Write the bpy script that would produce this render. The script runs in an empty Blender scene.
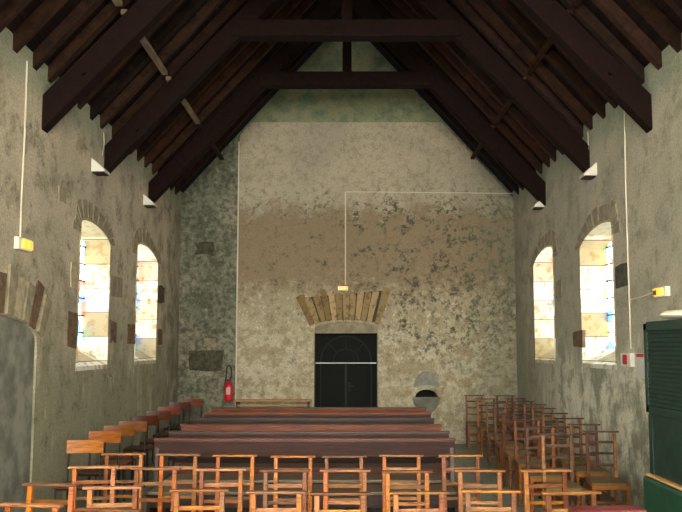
import bpy, bmesh, math, random
from mathutils import Vector, Matrix
random.seed(7)
C = bpy.context.scene.collection
sc = bpy.context.scene
PI = math.pi

# ------------------------------------------------------------------ camera, world, exposure
FPX = 760.0; PITCH = math.radians(5.1); EYE = 1.8
SX = 6.0; SY = 347-256-FPX*math.tan(PITCH)
cam = bpy.data.objects.new('camera', bpy.data.cameras.new('camera'))
C.objects.link(cam); sc.camera = cam
cam.location = (0, 0, EYE); cam.rotation_euler = (PI/2+PITCH, 0, 0)
cam.data.sensor_fit = 'HORIZONTAL'; cam.data.sensor_width = 36
cam.data.lens = FPX/682*36
cam.data.shift_x = -SX/682; cam.data.shift_y = SY/682
cam.data.clip_start = 0.05; cam.data.clip_end = 100
sc.view_settings.view_transform = 'Standard'; sc.view_settings.look = 'None'
sc.view_settings.gamma = 1; sc.view_settings.use_curve_mapping = False
sc.view_settings.exposure = 1.42
ADDED_CHANCEL_LIGHT = 24.0       # glow of chancel windows added unseen behind the camera to light the room
ADDED_SIDE_LIGHT = 13.0          # glow of plain side windows added out of view beside the camera
GLASS_LIGHT = 3.6        # glow of the stained glass in the nave
w = bpy.data.worlds.new('world'); sc.world = w; w.use_nodes = True
bg = w.node_tree.nodes['Background']; bg.inputs[0].default_value = (.75, .85, 1, 1); bg.inputs[1].default_value = 1.0

def ray(px, py):
    u = (px-341-SX)/FPX; v = -(py-256-SY)/FPX
    c, s = math.cos(PITCH), math.sin(PITCH)
    return (u, c-v*s, s+v*c)
def onx(px, py, X):
    r = ray(px, py); t = X/r[0]; return Vector((X, t*r[1], EYE+t*r[2]))
def ony(px, py, Y):
    r = ray(px, py); t = Y/r[1]; return Vector((t*r[0], Y, EYE+t*r[2]))
def onz(px, py, Z):
    r = ray(px, py); t = (Z-EYE)/r[2]; return Vector((t*r[0], t*r[1], Z))

# ------------------------------------------------------------------ materials
def srgb(r, g, b):
    f = lambda c: (c/255/12.92) if c/255 <= .04045 else ((c/255+.055)/1.055)**2.4
    return (f(r), f(g), f(b), 1)
class NT:
    def __init__(s, name):
        s.m = bpy.data.materials.new(name); s.m.use_nodes = True
        s.n = s.m.node_tree.nodes; s.l = s.m.node_tree.links
        s.b = s.n['Principled BSDF']
    def new(s, t, **k):
        n = s.n.new(t)
        for a, v in k.items(): setattr(n, a, v)
        return n
    def link(s, a, b): s.l.new(a, b)
    def setin(s, sock, v):
        if hasattr(v, 'is_output') or isinstance(v, bpy.types.NodeSocket): s.l.new(v, sock)
        else: sock.default_value = v
    def noise(s, vec, scale, detail=5, rough=.6, dist=0.0):
        n = s.new('ShaderNodeTexNoise'); s.link(vec, n.inputs['Vector'])
        n.inputs['Scale'].default_value = scale; n.inputs['Detail'].default_value = detail
        n.inputs['Roughness'].default_value = rough; n.inputs['Distortion'].default_value = dist
        return n.outputs['Fac']
    def ramp(s, fac, lo, hi, a=0.0, b=1.0):
        n = s.new('ShaderNodeMapRange'); n.interpolation_type = 'SMOOTHSTEP'
        s.setin(n.inputs['Value'], fac)
        for k, v in (('From Min', lo), ('From Max', hi), ('To Min', a), ('To Max', b)): n.inputs[k].default_value = v
        return n.outputs['Result']
    def mix(s, fac, a, b, mode='MIX'):
        n = s.new('ShaderNodeMix'); n.data_type = 'RGBA'; n.blend_type = mode
        s.setin(n.inputs[0], fac); s.setin(n.inputs[6], a); s.setin(n.inputs[7], b)
        return n.outputs[2]
    def math(s, op, a, b=None, clamp=False):
        n = s.new('ShaderNodeMath'); n.operation = op; n.use_clamp = clamp
        s.setin(n.inputs[0], a)
        if b is not None: s.setin(n.inputs[1], b)
        return n.outputs[0]
    def bump(s, h, strength=.4, dist=.02):
        n = s.new('ShaderNodeBump'); n.inputs['Strength'].default_value = strength
        n.inputs['Distance'].default_value = dist; s.link(h, n.inputs['Height'])
        s.link(n.outputs[0], s.b.inputs['Normal'])
    def scaled(s, vec, v):
        n = s.new('ShaderNodeVectorMath'); n.operation = 'MULTIPLY'; s.link(vec, n.inputs[0]); n.inputs[1].default_value = v
        return n.outputs[0]

def simple(name, col, rough=.7, metal=0, var=.0, bump=0, scale=30, emit=None):
    t = NT(name); t.b.inputs['Roughness'].default_value = rough; t.b.inputs['Metallic'].default_value = metal
    co = t.new('ShaderNodeTexCoord').outputs['Object']
    n = t.noise(co, scale)
    c2 = tuple(c*(1-var) for c in col[:3])+(1,)
    t.link(t.mix(t.ramp(n, .35, .65), col, c2), t.b.inputs['Base Color'])
    if bump: t.bump(n, bump, .005)
    if emit: t.b.inputs['Emission Color'].default_value = col; t.b.inputs['Emission Strength'].default_value = emit
    return t.m

def plaster(name, kind):
    """old lime plaster; kind = side | back | slab"""
    t = NT(name); t.b.inputs['Roughness'].default_value = .92
    t.b.inputs['Specular IOR Level'].default_value = .15
    geo = t.new('ShaderNodeNewGeometry').outputs['Position']
    sep = t.new('ShaderNodeSeparateXYZ'); t.link(geo, sep.inputs[0])
    X, Y, Z = sep.outputs
    n1 = t.noise(geo, .9, 6, .6, .3); n2 = t.noise(geo, 3.2, 8, .68, .2); n3 = t.noise(geo, 11, 8, .72); n4 = t.noise(geo, 40, 4, .6)
    streak = t.noise(t.scaled(geo, (2.2, 2.2, .8)), 1.5, 9, .72)
    if kind == 'side':
        base = t.mix(t.ramp(n1, .35, .65), srgb(204, 190, 164), srgb(182, 172, 148))
        base = t.mix(t.ramp(n2, .46, .64, 0, .6), base, srgb(144, 136, 112))
        # green damp towards the floor, ragged
        zz = t.math('ADD', Z, t.math('MULTIPLY', t.math('SUBTRACT', streak, .5), 3.6))
        base = t.mix(t.ramp(zz, 2.7, 1.0, 0, .75), base, srgb(134, 136, 108))
        base = t.mix(t.math('MULTIPLY', t.ramp(streak, .52, .66, 0, .7), t.ramp(Z, 2.5, .6)), base, srgb(212, 207, 176))
        base = t.mix(t.math('MULTIPLY', t.ramp(n3, .48, .64, 0, .7), t.ramp(n2, .46, .6)), base, srgb(100, 96, 78))
        # dark weathering by the far corner
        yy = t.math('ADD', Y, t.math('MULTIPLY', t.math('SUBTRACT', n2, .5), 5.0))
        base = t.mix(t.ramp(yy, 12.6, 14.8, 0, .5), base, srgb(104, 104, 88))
        # the plaster of the right-hand wall is greyer
        base = t.mix(t.math('MULTIPLY', t.math('GREATER_THAN', X, 0.0), .4), base, srgb(164, 166, 146))
        # window light painted in as cream, low on the nearer right wall
        lit_mask = t.math('MULTIPLY', t.math('GREATER_THAN', X, 0.0), t.math('MULTIPLY', t.ramp(zz, 2.2, 1.3), t.ramp(yy, 13.5, 11.0)))
        base = t.mix(t.math('MULTIPLY', lit_mask, t.ramp(t.math('ADD', t.math('MULTIPLY', n2, .6), t.math('MULTIPLY', streak, .4)), .42, .56, 0, .95)), base, srgb(236, 232, 206))
        base = t.mix(t.ramp(Z, 4.3, 4.5, 0, .5), base, srgb(150, 164, 140))
    elif kind == 'back':
        base = t.mix(t.ramp(n1, .35, .65), srgb(152, 148, 128), srgb(118, 122, 104))
        base = t.mix(t.ramp(n2, .5, .66, 0, .75), base, srgb(86, 88, 72))
        base = t.mix(t.ramp(n3, .46, .6, 0, .7), base, srgb(72, 74, 58))
        base = t.mix(t.ramp(n3, .44, .36, 0, .6), base, srgb(170, 168, 144))
        base = t.mix(t.ramp(Z, 5.7, 6.3, 0, .75), base, t.mix(t.ramp(n2, .4, .6), srgb(122, 140, 112), srgb(166, 168, 128)))  # gable painted greener and paler, daylight put into the plaster colour
    else:
        base = t.mix(t.ramp(n1, .35, .65), srgb(194, 182, 156), srgb(178, 168, 146))
        base = t.mix(t.ramp(n3, .48, .62, 0, .5), base, srgb(142, 130, 108))
        base = t.mix(t.math('MULTIPLY', t.ramp(n3, .55, .64), t.ramp(Z, 5.0, 4.3, 0, .7)), base, srgb(98, 86, 66))
        # brown band of damp half way up
        zz = t.math('ADD', Z, t.math('MULTIPLY', t.math('SUBTRACT', n2, .5), 1.6))
        band = t.math('MULTIPLY', t.ramp(zz, 2.5, 3.1), t.ramp(zz, 4.7, 4.2))
        base = t.mix(t.math('MULTIPLY', band, .8), base, srgb(140, 120, 92))
        # ochre and cream peeling lower down
        low = t.ramp(zz, 3.1, 2.3)
        base = t.mix(t.math('MULTIPLY', low, .6), base, srgb(160, 146, 112))
        base = t.mix(t.math('MULTIPLY', t.ramp(n2, .44, .6, 0, .75), t.ramp(zz, 2.9, 1.9)), base, srgb(226, 218, 190))
        base = t.mix(t.math('MULTIPLY', t.ramp(n3, .45, .34, 0, .65), t.ramp(zz, 3.3, 2.5)), base, srgb(234, 222, 188))
        # grey green mould blotches, more of them to the right
        mould = t.math('MULTIPLY', t.ramp(n3, .46, .6), t.ramp(t.math('ADD', n2, t.math('MULTIPLY', X, .035)), .48, .62))
        mz = t.math('MULTIPLY', t.ramp(Z, 5.0, 4.4), t.ramp(Z, 1.0, 2.2, .35, 1))
        base = t.mix(t.math('MULTIPLY', t.ramp(n2, .5, .64, 0, .35), t.ramp(zz, 2.9, 2.2)), base, srgb(140, 130, 104))
        base = t.mix(t.math('MULTIPLY', mould, mz), base, srgb(84, 84, 68))
        xx = t.math('ADD', X, t.math('MULTIPLY', t.math('SUBTRACT', n2, .5), 2.0))
        base = t.mix(t.ramp(xx, 1.9, 3.2, 0, .45), base, srgb(122, 126, 106))
    base = t.mix(t.ramp(n4, .4, .62, 0, .26), base, srgb(88, 80, 64))
    t.link(base, t.b.inputs['Base Color'])
    t.bump(t.math('ADD', t.math('MULTIPLY', n2, 1.4), t.math('MULTIPLY', n3, .7)), .55, .05)
    return t.m

def ashlar(name, cols, strength=.35):
    """dressed stone, a different tone per block (object random + block voronoi)"""
    t = NT(name); t.b.inputs['Roughness'].default_value = .85
    geo = t.new('ShaderNodeNewGeometry').outputs['Position']
    sep = t.new('ShaderNodeSeparateXYZ'); t.link(geo, sep.inputs[0])
    course = t.math('FLOOR', t.math('MULTIPLY', sep.outputs[2], 3.1))
    wn = t.new('ShaderNodeTexWhiteNoise'); wn.noise_dimensions = '2D'
    cb = t.new('ShaderNodeCombineXYZ'); t.link(course, cb.inputs[0])
    t.link(t.math('FLOOR', t.math('MULTIPLY', sep.outputs[1], .5)), cb.inputs[1]); t.link(cb.outputs[0], wn.inputs['Vector'])
    fr = t.math('FRACT', t.math('MULTIPLY', sep.outputs[2], 3.1))
    joint = t.math('LESS_THAN', fr, .035)
    n = t.noise(geo, 9, 6, .6)
    base = t.mix(t.ramp(wn.outputs['Value'], .1, .9), cols[0], cols[1])
    base = t.mix(t.ramp(n, .5, .64, 0, .75), base, cols[2])
    base = t.mix(t.math('MULTIPLY', joint, .85), base, srgb(80, 66, 44))
    t.link(base, t.b.inputs['Base Color']); t.bump(n, strength, .02)
    return t.m

def wood(name, c1, c2, rough=.5, along=(2, 2, 14), rnd=True, spec=.4):
    t = NT(name); t.b.inputs['Roughness'].default_value = rough
    t.b.inputs['Specular IOR Level'].default_value = spec
    co = t.new('ShaderNodeTexCoord').outputs['Object']
    g = t.noise(t.scaled(co, along), 6, 5, .6, .4)
    base = t.mix(t.ramp(g, .3, .7), c1, c2)
    if rnd:
        oi = t.new('ShaderNodeObjectInfo').outputs['Random']
        hsv = t.new('ShaderNodeHueSaturation'); t.link(base, hsv.inputs['Color'])
        t.link(t.ramp(oi, 0, 1, .4, 1.2), hsv.inputs['Value'])
        r2 = t.math('FRACT', t.math('MULTIPLY', oi, 17.3))
        t.link(t.ramp(r2, 0, 1, .496, .512), hsv.inputs['Hue'])
        t.link(t.ramp(t.math('FRACT', t.math('MULTIPLY', oi, 41.7)), 0, 1, .92, 1.12), hsv.inputs['Saturation'])
        base = hsv.outputs[0]
    t.link(base, t.b.inputs['Base Color']); t.bump(g, .25, .003)
    return t.m

def stained(name, strength, palette, scale=9.0, pale=.0):
    t = NT(name)
    co = t.new('ShaderNodeNewGeometry').outputs['Position']
    v = t.new('ShaderNodeTexVoronoi'); v.inputs['Scale'].default_value = scale; t.link(co, v.inputs['Vector'])
    e = t.new('ShaderNodeTexVoronoi'); e.feature = 'DISTANCE_TO_EDGE'; e.inputs['Scale'].default_value = scale; t.link(co, e.inputs['Vector'])
    sp = t.new('ShaderNodeSeparateColor'); t.link(v.outputs['Color'], sp.inputs[0])
    cr = t.new('ShaderNodeValToRGB'); cr.color_ramp.interpolation = 'CONSTANT'; t.link(sp.outputs[0], cr.inputs[0])
    el = cr.color_ramp.elements
    el[0].position = 0; el[0].color = palette[0]; el[1].position = 1/len(palette); el[1].color = palette[1]
    for i, c in enumerate(palette[2:]): q = el.new((i+2)/len(palette)); q.color = c
    lead = t.ramp(e.outputs['Distance'], .015, .03)
    t.b.inputs['Base Color'].default_value = (.02, .02, .02, 1); t.b.inputs['Roughness'].default_value = .2
    t.link(cr.outputs[0], t.b.inputs['Emission Color'])
    t.link(t.math('MULTIPLY', lead, strength), t.b.inputs['Emission Strength'])
    return t.m

M = {}
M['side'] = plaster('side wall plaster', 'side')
M['back'] = plaster('rear wall plaster', 'back')
M['slab'] = plaster('rear facing plaster', 'slab')
M['jamb'] = ashlar('pale dressed jamb stone', (srgb(226, 222, 200), srgb(168, 152, 112), srgb(150, 122, 72)))
M['brownstone'] = simple('brown field stone', srgb(118, 94, 68), .9, var=.45, bump=.6, scale=14)
M['darkstone'] = simple('dark mossy stone', srgb(86, 84, 64), .95, var=.5, bump=.6, scale=14)
M['palestone'] = simple('pale stone', srgb(186, 172, 140), .9, var=.3, bump=.5, scale=14)
M['vouss'] = None
t = NT('ochre arch stone'); t.b.inputs['Roughness'].default_value = .9
co = t.new('ShaderNodeNewGeometry').outputs['Position']; oi = t.new('ShaderNodeObjectInfo').outputs['Random']
n = t.noise(co, 9, 7, .65)
base = t.mix(t.ramp(oi, 0, 1), srgb(184, 158, 114), srgb(124, 102, 62)); base = t.mix(t.ramp(n, .5, .66, 0, .75), base, srgb(92, 74, 44))
t.link(base, t.b.inputs['Base Color']); t.bump(n, .6, .03); M['vouss'] = t.m
M['greystone'] = simple('blue grey stone', srgb(146, 148, 134), .85, var=.3, bump=.3, scale=10)
M['soot'] = simple('soot black stone', srgb(26, 22, 18), .95)  # near-black colour stands for the shade inside the stoup niche
M['fillstone'] = simple('grey rubble infill', srgb(138, 138, 122), .95, var=.5, bump=.8, scale=3.5)
M['roofwood'] = wood('dark roof timber', srgb(66, 40, 28), srgb(36, 22, 17), .75, (1.2, 1.2, 1.2), True, .2)
M['trusswood'] = wood('dark truss timber', srgb(33, 18, 15), srgb(20, 12, 10), .85, (2, 2, 2), False, .1)
M['board'] = None
t = NT('dark roof boarding'); t.b.inputs['Roughness'].default_value = .85; t.b.inputs['Specular IOR Level'].default_value = .15
co = t.new('ShaderNodeNewGeometry').outputs['Position']
n = t.noise(t.scaled(co, (3, .7, 3)), 3, 6, .6)
sep = t.new('ShaderNodeSeparateXYZ'); t.link(co, sep.inputs[0])
fr = t.math('FRACT', t.math('MULTIPLY', sep.outputs[2], 6.5))
base = t.mix(t.ramp(n, .35, .65), srgb(38, 24, 21), srgb(22, 14, 13)); base = t.mix(t.math('LESS_THAN', fr, .07), base, srgb(14, 10, 9))
t.link(base, t.b.inputs['Base Color']); t.bump(n, .4, .01); M['board'] = t.m
M['purlin'] = wood('pale weathered batten', srgb(150, 132, 108), srgb(112, 94, 74), .7, (2, .5, 2), False)
M['honey'] = wood('honey varnished chair wood', srgb(180, 98, 28), srgb(112, 54, 14), .42)
M['oldwood'] = wood('old brown chair wood', srgb(158, 92, 40), srgb(98, 52, 22), .5)  # honey wood darkened, shade by the right wall put into the colour
M['railwood'] = wood('dark rail wood', srgb(92, 54, 34), srgb(60, 34, 22), .5)  # rails darkened to silhouettes, shade put into the colour
M['toprail'] = wood('worn red brown rail wood', srgb(164, 104, 48), srgb(104, 56, 24), .45)
M['pewseat'] = wood('dusty grey brown seat board', srgb(128, 112, 88), srgb(92, 74, 56), .5, (.6, 8, 8))
M['straw'] = simple('woven rush', srgb(122, 98, 58), .85, var=.35, bump=.6, scale=60)
M['pew'] = wood('dark red brown pew wood', srgb(72, 42, 36), srgb(44, 28, 28), .42, (.6, 8, 8))
M['pewred'] = wood('worn red pew wood', srgb(140, 66, 40), srgb(104, 44, 30), .42, (.6, 8, 8))  # pew wood reddened and paler, light on the varnish put into the colour
M['ply'] = wood('varnished plywood', srgb(186, 108, 36), srgb(138, 66, 24), .4, (.8, 8, 8))
M['plyred'] = wood('red brown plywood', srgb(128, 62, 38), srgb(92, 42, 28), .4, (.8, 8, 8))
M['blacktube'] = simple('black painted tube', srgb(26, 22, 20), .45, .3)
M['redleather'] = simple('dark red upholstery', srgb(92, 24, 20), .55, var=.3, bump=.2)
M['white'] = simple('white plastic', srgb(226, 222, 206), .5)
M['cable'] = simple('cream cable sheath', srgb(214, 206, 182), .6)
M['yellowlens'] = simple('yellow lamp lens', srgb(230, 176, 60), .4, emit=.55)
M['orangelens'] = simple('amber lamp lens', srgb(240, 170, 80), .4, emit=.5)
M['red'] = simple('red enamel', srgb(190, 22, 34), .3)
M['pinklabel'] = simple('pale printed label', srgb(246, 214, 214), .5)
M['black'] = simple('black rubber', srgb(20, 20, 20), .6)
M['iron'] = simple('dark iron', srgb(40, 38, 36), .6, .6)
M['doorwood'] = simple('black green door paint', srgb(8, 10, 9), .9, var=.3, bump=.2, scale=12)
M['doortrim'] = simple('worn green door moulding', srgb(20, 34, 24), .7, var=.3)
M['darkglass'] = simple('dark window glass', srgb(14, 20, 18), .12)
M['palemetal'] = simple('pale metal bar', srgb(176, 184, 170), .4, .2)
M['tan'] = wood('tan wood edge', srgb(190, 150, 96), srgb(158, 118, 66), .5, (4, .6, 4), False)
M['cream'] = simple('cream cloth', srgb(232, 224, 196), .9, var=.08, bump=.3, scale=20)
M['paper'] = simple('printed paper', srgb(206, 206, 194), .8, var=.12, scale=50)
t = NT('dark green louvred paint'); t.b.inputs['Roughness'].default_value = .5
co = t.new('ShaderNodeTexCoord').outputs['Object']; n = t.noise(co, 12, 5)
t.link(t.mix(t.ramp(n, .35, .65), srgb(12, 46, 32), srgb(8, 30, 24)), t.b.inputs['Base Color']); t.bump(n, .2, .005); M['green'] = t.m
M['greenlight'] = simple('green lower panel paint', srgb(18, 66, 44), .45, var=.35, scale=8)
# floor
t = NT('worn stone floor'); t.b.inputs['Roughness'].default_value = .6
co = t.new('ShaderNodeNewGeometry').outputs['Position']
br = t.new('ShaderNodeTexBrick'); t.link(co, br.inputs['Vector'])
br.inputs['Color1'].default_value = srgb(138, 140, 122); br.inputs['Color2'].default_value = srgb(118, 124, 108); br.inputs['Mortar'].default_value = srgb(66, 66, 56)
br.inputs['Scale'].default_value = 1; br.inputs['Brick Width'].default_value = .6; br.inputs['Row Height'].default_value = .4; br.inputs['Mortar Size'].default_value = .008
n = t.noise(co, 5, 7, .65)
t.link(t.mix(t.ramp(n, .45, .7, 0, .5), br.outputs['Color'], srgb(146, 140, 114)), t.b.inputs['Base Color']); t.bump(n, .3, .01); M['floor'] = t.m
W_ = (1, .97, .88, 1)
M['stained'] = stained('stained glass', GLASS_LIGHT, [W_, (.12, .62, .95, 1), (1, .9, .6, 1), (.05, .2, .9, 1), W_, (.75, .9, 1, 1), (.9, .08, .06, 1), (.2, .85, .8, 1), W_, (1, .75, .2, 1)], 6.0)
M['pale_glass'] = stained('pale chancel glass', ADDED_CHANCEL_LIGHT, [(1, .94, .82, 1), (1, .88, .66, 1), (.9, .95, 1, 1), (1, .95, .85, 1)], 5)
M['side_glass'] = stained('pale side glass', ADDED_SIDE_LIGHT, [(1, .94, .82, 1), (1, .86, .62, 1), (.86, .95, 1, 1), (1, .95, .85, 1)], 6)

# ------------------------------------------------------------------ mesh helpers
def obj(name, bm, mat, parent=None, smooth=False):
    me = bpy.data.meshes.new(name)
    bmesh.ops.recalc_face_normals(bm, faces=bm.faces)
    bm.to_mesh(me); bm.free()
    if smooth:
        for p in me.polygons: p.use_smooth = True
    for m in (mat if isinstance(mat, list) else [mat]): me.materials.append(m)
    o = bpy.data.objects.new(name, me); C.objects.link(o)
    if parent: o.parent = parent
    return o
def thing(name, label, cat, loc=(0, 0, 0), rz=0, group=None):
    o = bpy.data.objects.new(name, None); C.objects.link(o); o.empty_display_size = .1
    o.location = loc; o.rotation_euler = (0, 0, rz); o['label'] = label; o['category'] = cat
    if group: o['group'] = group
    return o
def tag(o, label, cat, group=None):
    o['label'] = label; o['category'] = cat
    if group: o['group'] = group
    return o
def struct(o, label=None, cat=None):
    o['kind'] = 'structure'
    if label: o['label'] = label
    if cat: o['category'] = cat
    return o
def dup(root, loc, rz, label, group=None):
    r = root.copy(); C.objects.link(r); r.location = loc; r.rotation_euler = (0, 0, rz); r['label'] = label
    if group: r['group'] = group
    for ch in list(root.children):
        c = ch.copy(); C.objects.link(c); c.parent = r
        for g in list(ch.children):
            d = g.copy(); C.objects.link(d); d.parent = c
    return r
def box(bm, x0, y0, z0, x1, y1, z1, bev=0):
    r = bmesh.ops.create_cube(bm, size=1)
    vs = r['verts']
    for v in vs:
        v.co = Vector(((x0+x1)/2+v.co.x*(x1-x0), (y0+y1)/2+v.co.y*(y1-y0), (z0+z1)/2+v.co.z*(z1-z0)))
    if bev:
        es = list({e for v in vs for e in v.link_edges})
        bmesh.ops.bevel(bm, geom=es, offset=bev, segments=2, affect='EDGES', profile=.6)
def beam(bm, p0, p1, w, d, w1=None, d1=None, up=(0, 0, 1), bev=0):
    """rectangular bar from p0 to p1; w is across, d along 'up'"""
    p0, p1 = Vector(p0), Vector(p1); a = (p1-p0).normalized(); upv = Vector(up)
    if abs(a.dot(upv)) > .98: upv = Vector((0, 1, 0))
    s = a.cross(upv).normalized(); u = s.cross(a).normalized()
    w1 = w if w1 is None else w1; d1 = d if d1 is None else d1
    vs = []
    for p, ww, dd in ((p0, w, d), (p1, w1, d1)):
        for i, j in ((-1, -1), (1, -1), (1, 1), (-1, 1)): vs.append(bm.verts.new(p+s*ww/2*i+u*dd/2*j))
    fs = [bm.faces.new([vs[0], vs[1], vs[2], vs[3]]), bm.faces.new([vs[7], vs[6], vs[5], vs[4]])]
    for k in range(4): fs.append(bm.faces.new([vs[k], vs[k+4], vs[(k+1) % 4+4], vs[(k+1) % 4]]))
    if bev:
        bmesh.ops.recalc_face_normals(bm, faces=fs)
        es = list({e for v in vs for e in v.link_edges}); bmesh.ops.bevel(bm, geom=es, offset=bev, segments=2, affect='EDGES', profile=.6)
def tube(bm, pts, r, seg=8, taper=None):
    pts = [Vector(p) for p in pts]; rings = []
    prev = None
    for i, p in enumerate(pts):
        a = (pts[min(i+1, len(pts)-1)]-pts[max(i-1, 0)]).normalized()
        if prev is None:
            u = Vector((0, 0, 1)) if abs(a.z) < .9 else Vector((1, 0, 0))
        else: u = prev
        s = a.cross(u).normalized(); u = s.cross(a).normalized(); prev = u
        rr = r if taper is None else r*(1+(taper-1)*i/(len(pts)-1))
        rings.append([bm.verts.new(p+(s*math.cos(q)+u*math.sin(q))*rr) for q in [2*PI*k/seg for k in range(seg)]])
    for A, B in zip(rings, rings[1:]):
        for k in range(seg): bm.faces.new([A[k], A[(k+1) % seg], B[(k+1) % seg], B[k]])
    bm.faces.new(rings[0][::-1]); bm.faces.new(rings[-1])
def lathe(bm, prof, cx, cy, cz, seg=24):
    rings = []
    for r, z in prof:
        rings.append([bm.verts.new((cx+r*math.cos(2*PI*k/seg), cy+r*math.sin(2*PI*k/seg), cz+z)) for k in range(seg)])
    for A, B in zip(rings, rings[1:]):
        for k in range(seg): bm.faces.new([A[k], A[(k+1) % seg], B[(k+1) % seg], B[k]])
    bm.faces.new(rings[0][::-1]); bm.faces.new(rings[-1])
def prism(bm, poly, f0, f1):
    """poly: 2-D outline; f0/f1 map (a,b) to the near and far face"""
    A = [bm.verts.new(f0(a, b)) for a, b in poly]; B = [bm.verts.new(f1(a, b)) for a, b in poly]
    bm.faces.new(A); bm.faces.new(B[::-1]); n = len(poly)
    for k in range(n): bm.faces.new([A[k], A[(k+1) % n], B[(k+1) % n], B[k]])
def arch(a0, a1, z0, spring, rise, n=12, skew=0):
    """outline of an arched opening, anticlockwise from bottom left"""
    c = (a0+a1)/2; r = (a1-a0)/2
    P = [(a0, z0), (a1, z0)]
    for k in range(n+1):
        x = c+r*math.cos(PI*k/n)+skew*r*math.sin(PI*k/n)
        P.append((max(x, a0+(PI*k/n-PI)*-.002), spring+rise*math.sin(PI*k/n)))
    return P
SK = -.45

# ------------------------------------------------------------------ room shell
HW = 3.2; YB = 14.4; YE = -3.5; ZW = 4.63; SL = 1.11; APEX = ZW+HW*SL
cutters = {'L': [], 'R': [], 'B': [], 'S': [], 'E': []}
def cutter(bm, keys):
    o = obj('cutter', bm, M['side'])
    for k in keys: cutters[k].append(o)
# windows on the side walls: (side, y0, y1, sill, spring, rise, depth)
WIN = [(-1, 9.02, 10.18, 1.565, 3.17, .20, .335), (-1, 11.48, 12.76, 1.58, 3.20, .21, .335),
       (1, 9.06, 10.36, 1.58, 3.14, .22, .36), (1, 11.70, 12.95, 1.59, 3.18, .22, .37),
       (-1, 3.6, 4.9, 1.55, 3.1, .3, .38), (1, 2.6, 3.9, 1.55, 3.1, .3, .38), (-1, .2, 1.5, 1.55, 3.1, .3, .38), (1, -.6, .7, 1.55, 3.1, .3, .38)]  # these four are added out of view to light the nave
def rev(s, d): return lambda a, b: (s*(HW+d), a, b)
for s, y0, y1, z0, sp, ri, dp in WIN:
    bm = bmesh.new(); pin = arch(y0, y1, z0, sp, ri, 14, SK)
    prism(bm, pin, rev(s, -.1), rev(s, dp+.12)); cutter(bm, ['L' if s < 0 else 'R'])
# blocked side doorway (left wall)
NA0, NA1 = 5.9, 7.87
bm = bmesh.new(); prism(bm, arch(NA0, NA1, -.2, 1.86, .24, 16), rev(-1, -.1), rev(-1, .09)); cutter(bm, ['L'])
# doorway in the rear wall
DA0, DA1 = -.615, .575
bm = bmesh.new(); prism(bm, arch(DA0, DA1, -.2, 2.16, .11), lambda a, b: (a, YB-.2, b), lambda a, b: (a, YB+.45, b)); cutter(bm, ['B', 'S'])
# stoup niche
NXC = 1.50
bm = bmesh.new(); prism(bm, arch(NXC-.22, NXC+.20, .86, .865, .14), lambda a, b: (a, YB-.2, b), lambda a, b: (a, YB+.45, b)); cutter(bm, ['B', 'S'])
# chancel lancets added behind the camera as an unseen light source
for xc in (-1.7, 0, 1.7):
    top = 4.4 if xc else 5.4
    bm = bmesh.new(); prism(bm, arch(xc-.5, xc+.5, 1.4, top, .5), lambda a, b: (a, YE+.1, b), lambda a, b: (a, YE-.35, b)); cutter(bm, ['E'])

def cut(o, keys):
    for c in cutters[keys]:
        m = o.modifiers.new('cut', 'BOOLEAN'); m.object = c; m.operation = 'DIFFERENCE'; m.solver = 'EXACT'
    bpy.context.view_layer.update()
    dg = bpy.context.evaluated_depsgraph_get()
    me = bpy.data.meshes.new_from_object(o.evaluated_get(dg))
    o.modifiers.clear(); o.data = me
TH = .7
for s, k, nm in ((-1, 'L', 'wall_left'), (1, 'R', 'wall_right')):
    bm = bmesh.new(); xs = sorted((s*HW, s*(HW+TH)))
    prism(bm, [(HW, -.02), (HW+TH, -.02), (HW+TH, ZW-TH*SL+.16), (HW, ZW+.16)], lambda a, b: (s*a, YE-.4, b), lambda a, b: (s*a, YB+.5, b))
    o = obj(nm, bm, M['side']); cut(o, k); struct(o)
gable = [(-HW, -.02), (HW, -.02), (HW, ZW+.1), (0, APEX+.1), (-HW, ZW+.1)]
bm = bmesh.new(); prism(bm, gable, lambda a, b: (a, YB+.08, b), lambda a, b: (a, YB+.75, b))
o = obj('wall_back', bm, M['back']); cut(o, 'B'); struct(o)
bm = bmesh.new()
xr = HW-(6.14-ZW)/SL
prism(bm, [(-2.07, 0), (HW, 0), (HW, ZW), (xr, 6.14), (-xr, 6.14), (-2.07, ZW+(HW-2.07)*SL)], lambda a, b: (a, YB, b), lambda a, b: (a, YB+.1, b))
o = obj('wall_back_facing', bm, M['slab']); cut(o, 'S'); struct(o)
bm = bmesh.new(); prism(bm, gable, lambda a, b: (a, YE, b), lambda a, b: (a, YE-.4, b))
o = obj('wall_front', bm, M['back']); cut(o, 'E'); struct(o)
for o in {c for v in cutters.values() for c in v}: bpy.data.objects.remove(o, do_unlink=True)
bm = bmesh.new(); box(bm, -HW-TH, YE-.4, -.2, HW+TH, YB+.75, 0); struct(obj('floor', bm, M['floor']))
# roof boarding on both slopes (rafter depth .13 above the rafter soffit line)
bm = bmesh.new(); RO = .19
prism(bm, [(-HW-TH, ZW-TH*SL+RO), (0, APEX+RO), (HW+TH, ZW-TH*SL+RO), (HW+TH, ZW-TH*SL+RO+.1), (0, APEX+RO+.12), (-HW-TH, ZW-TH*SL+RO+.1)],
      lambda a, b: (a, YE-.4, b), lambda a, b: (a, YB+.75, b))
struct(obj('ceiling', bm, M['board']))

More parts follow.
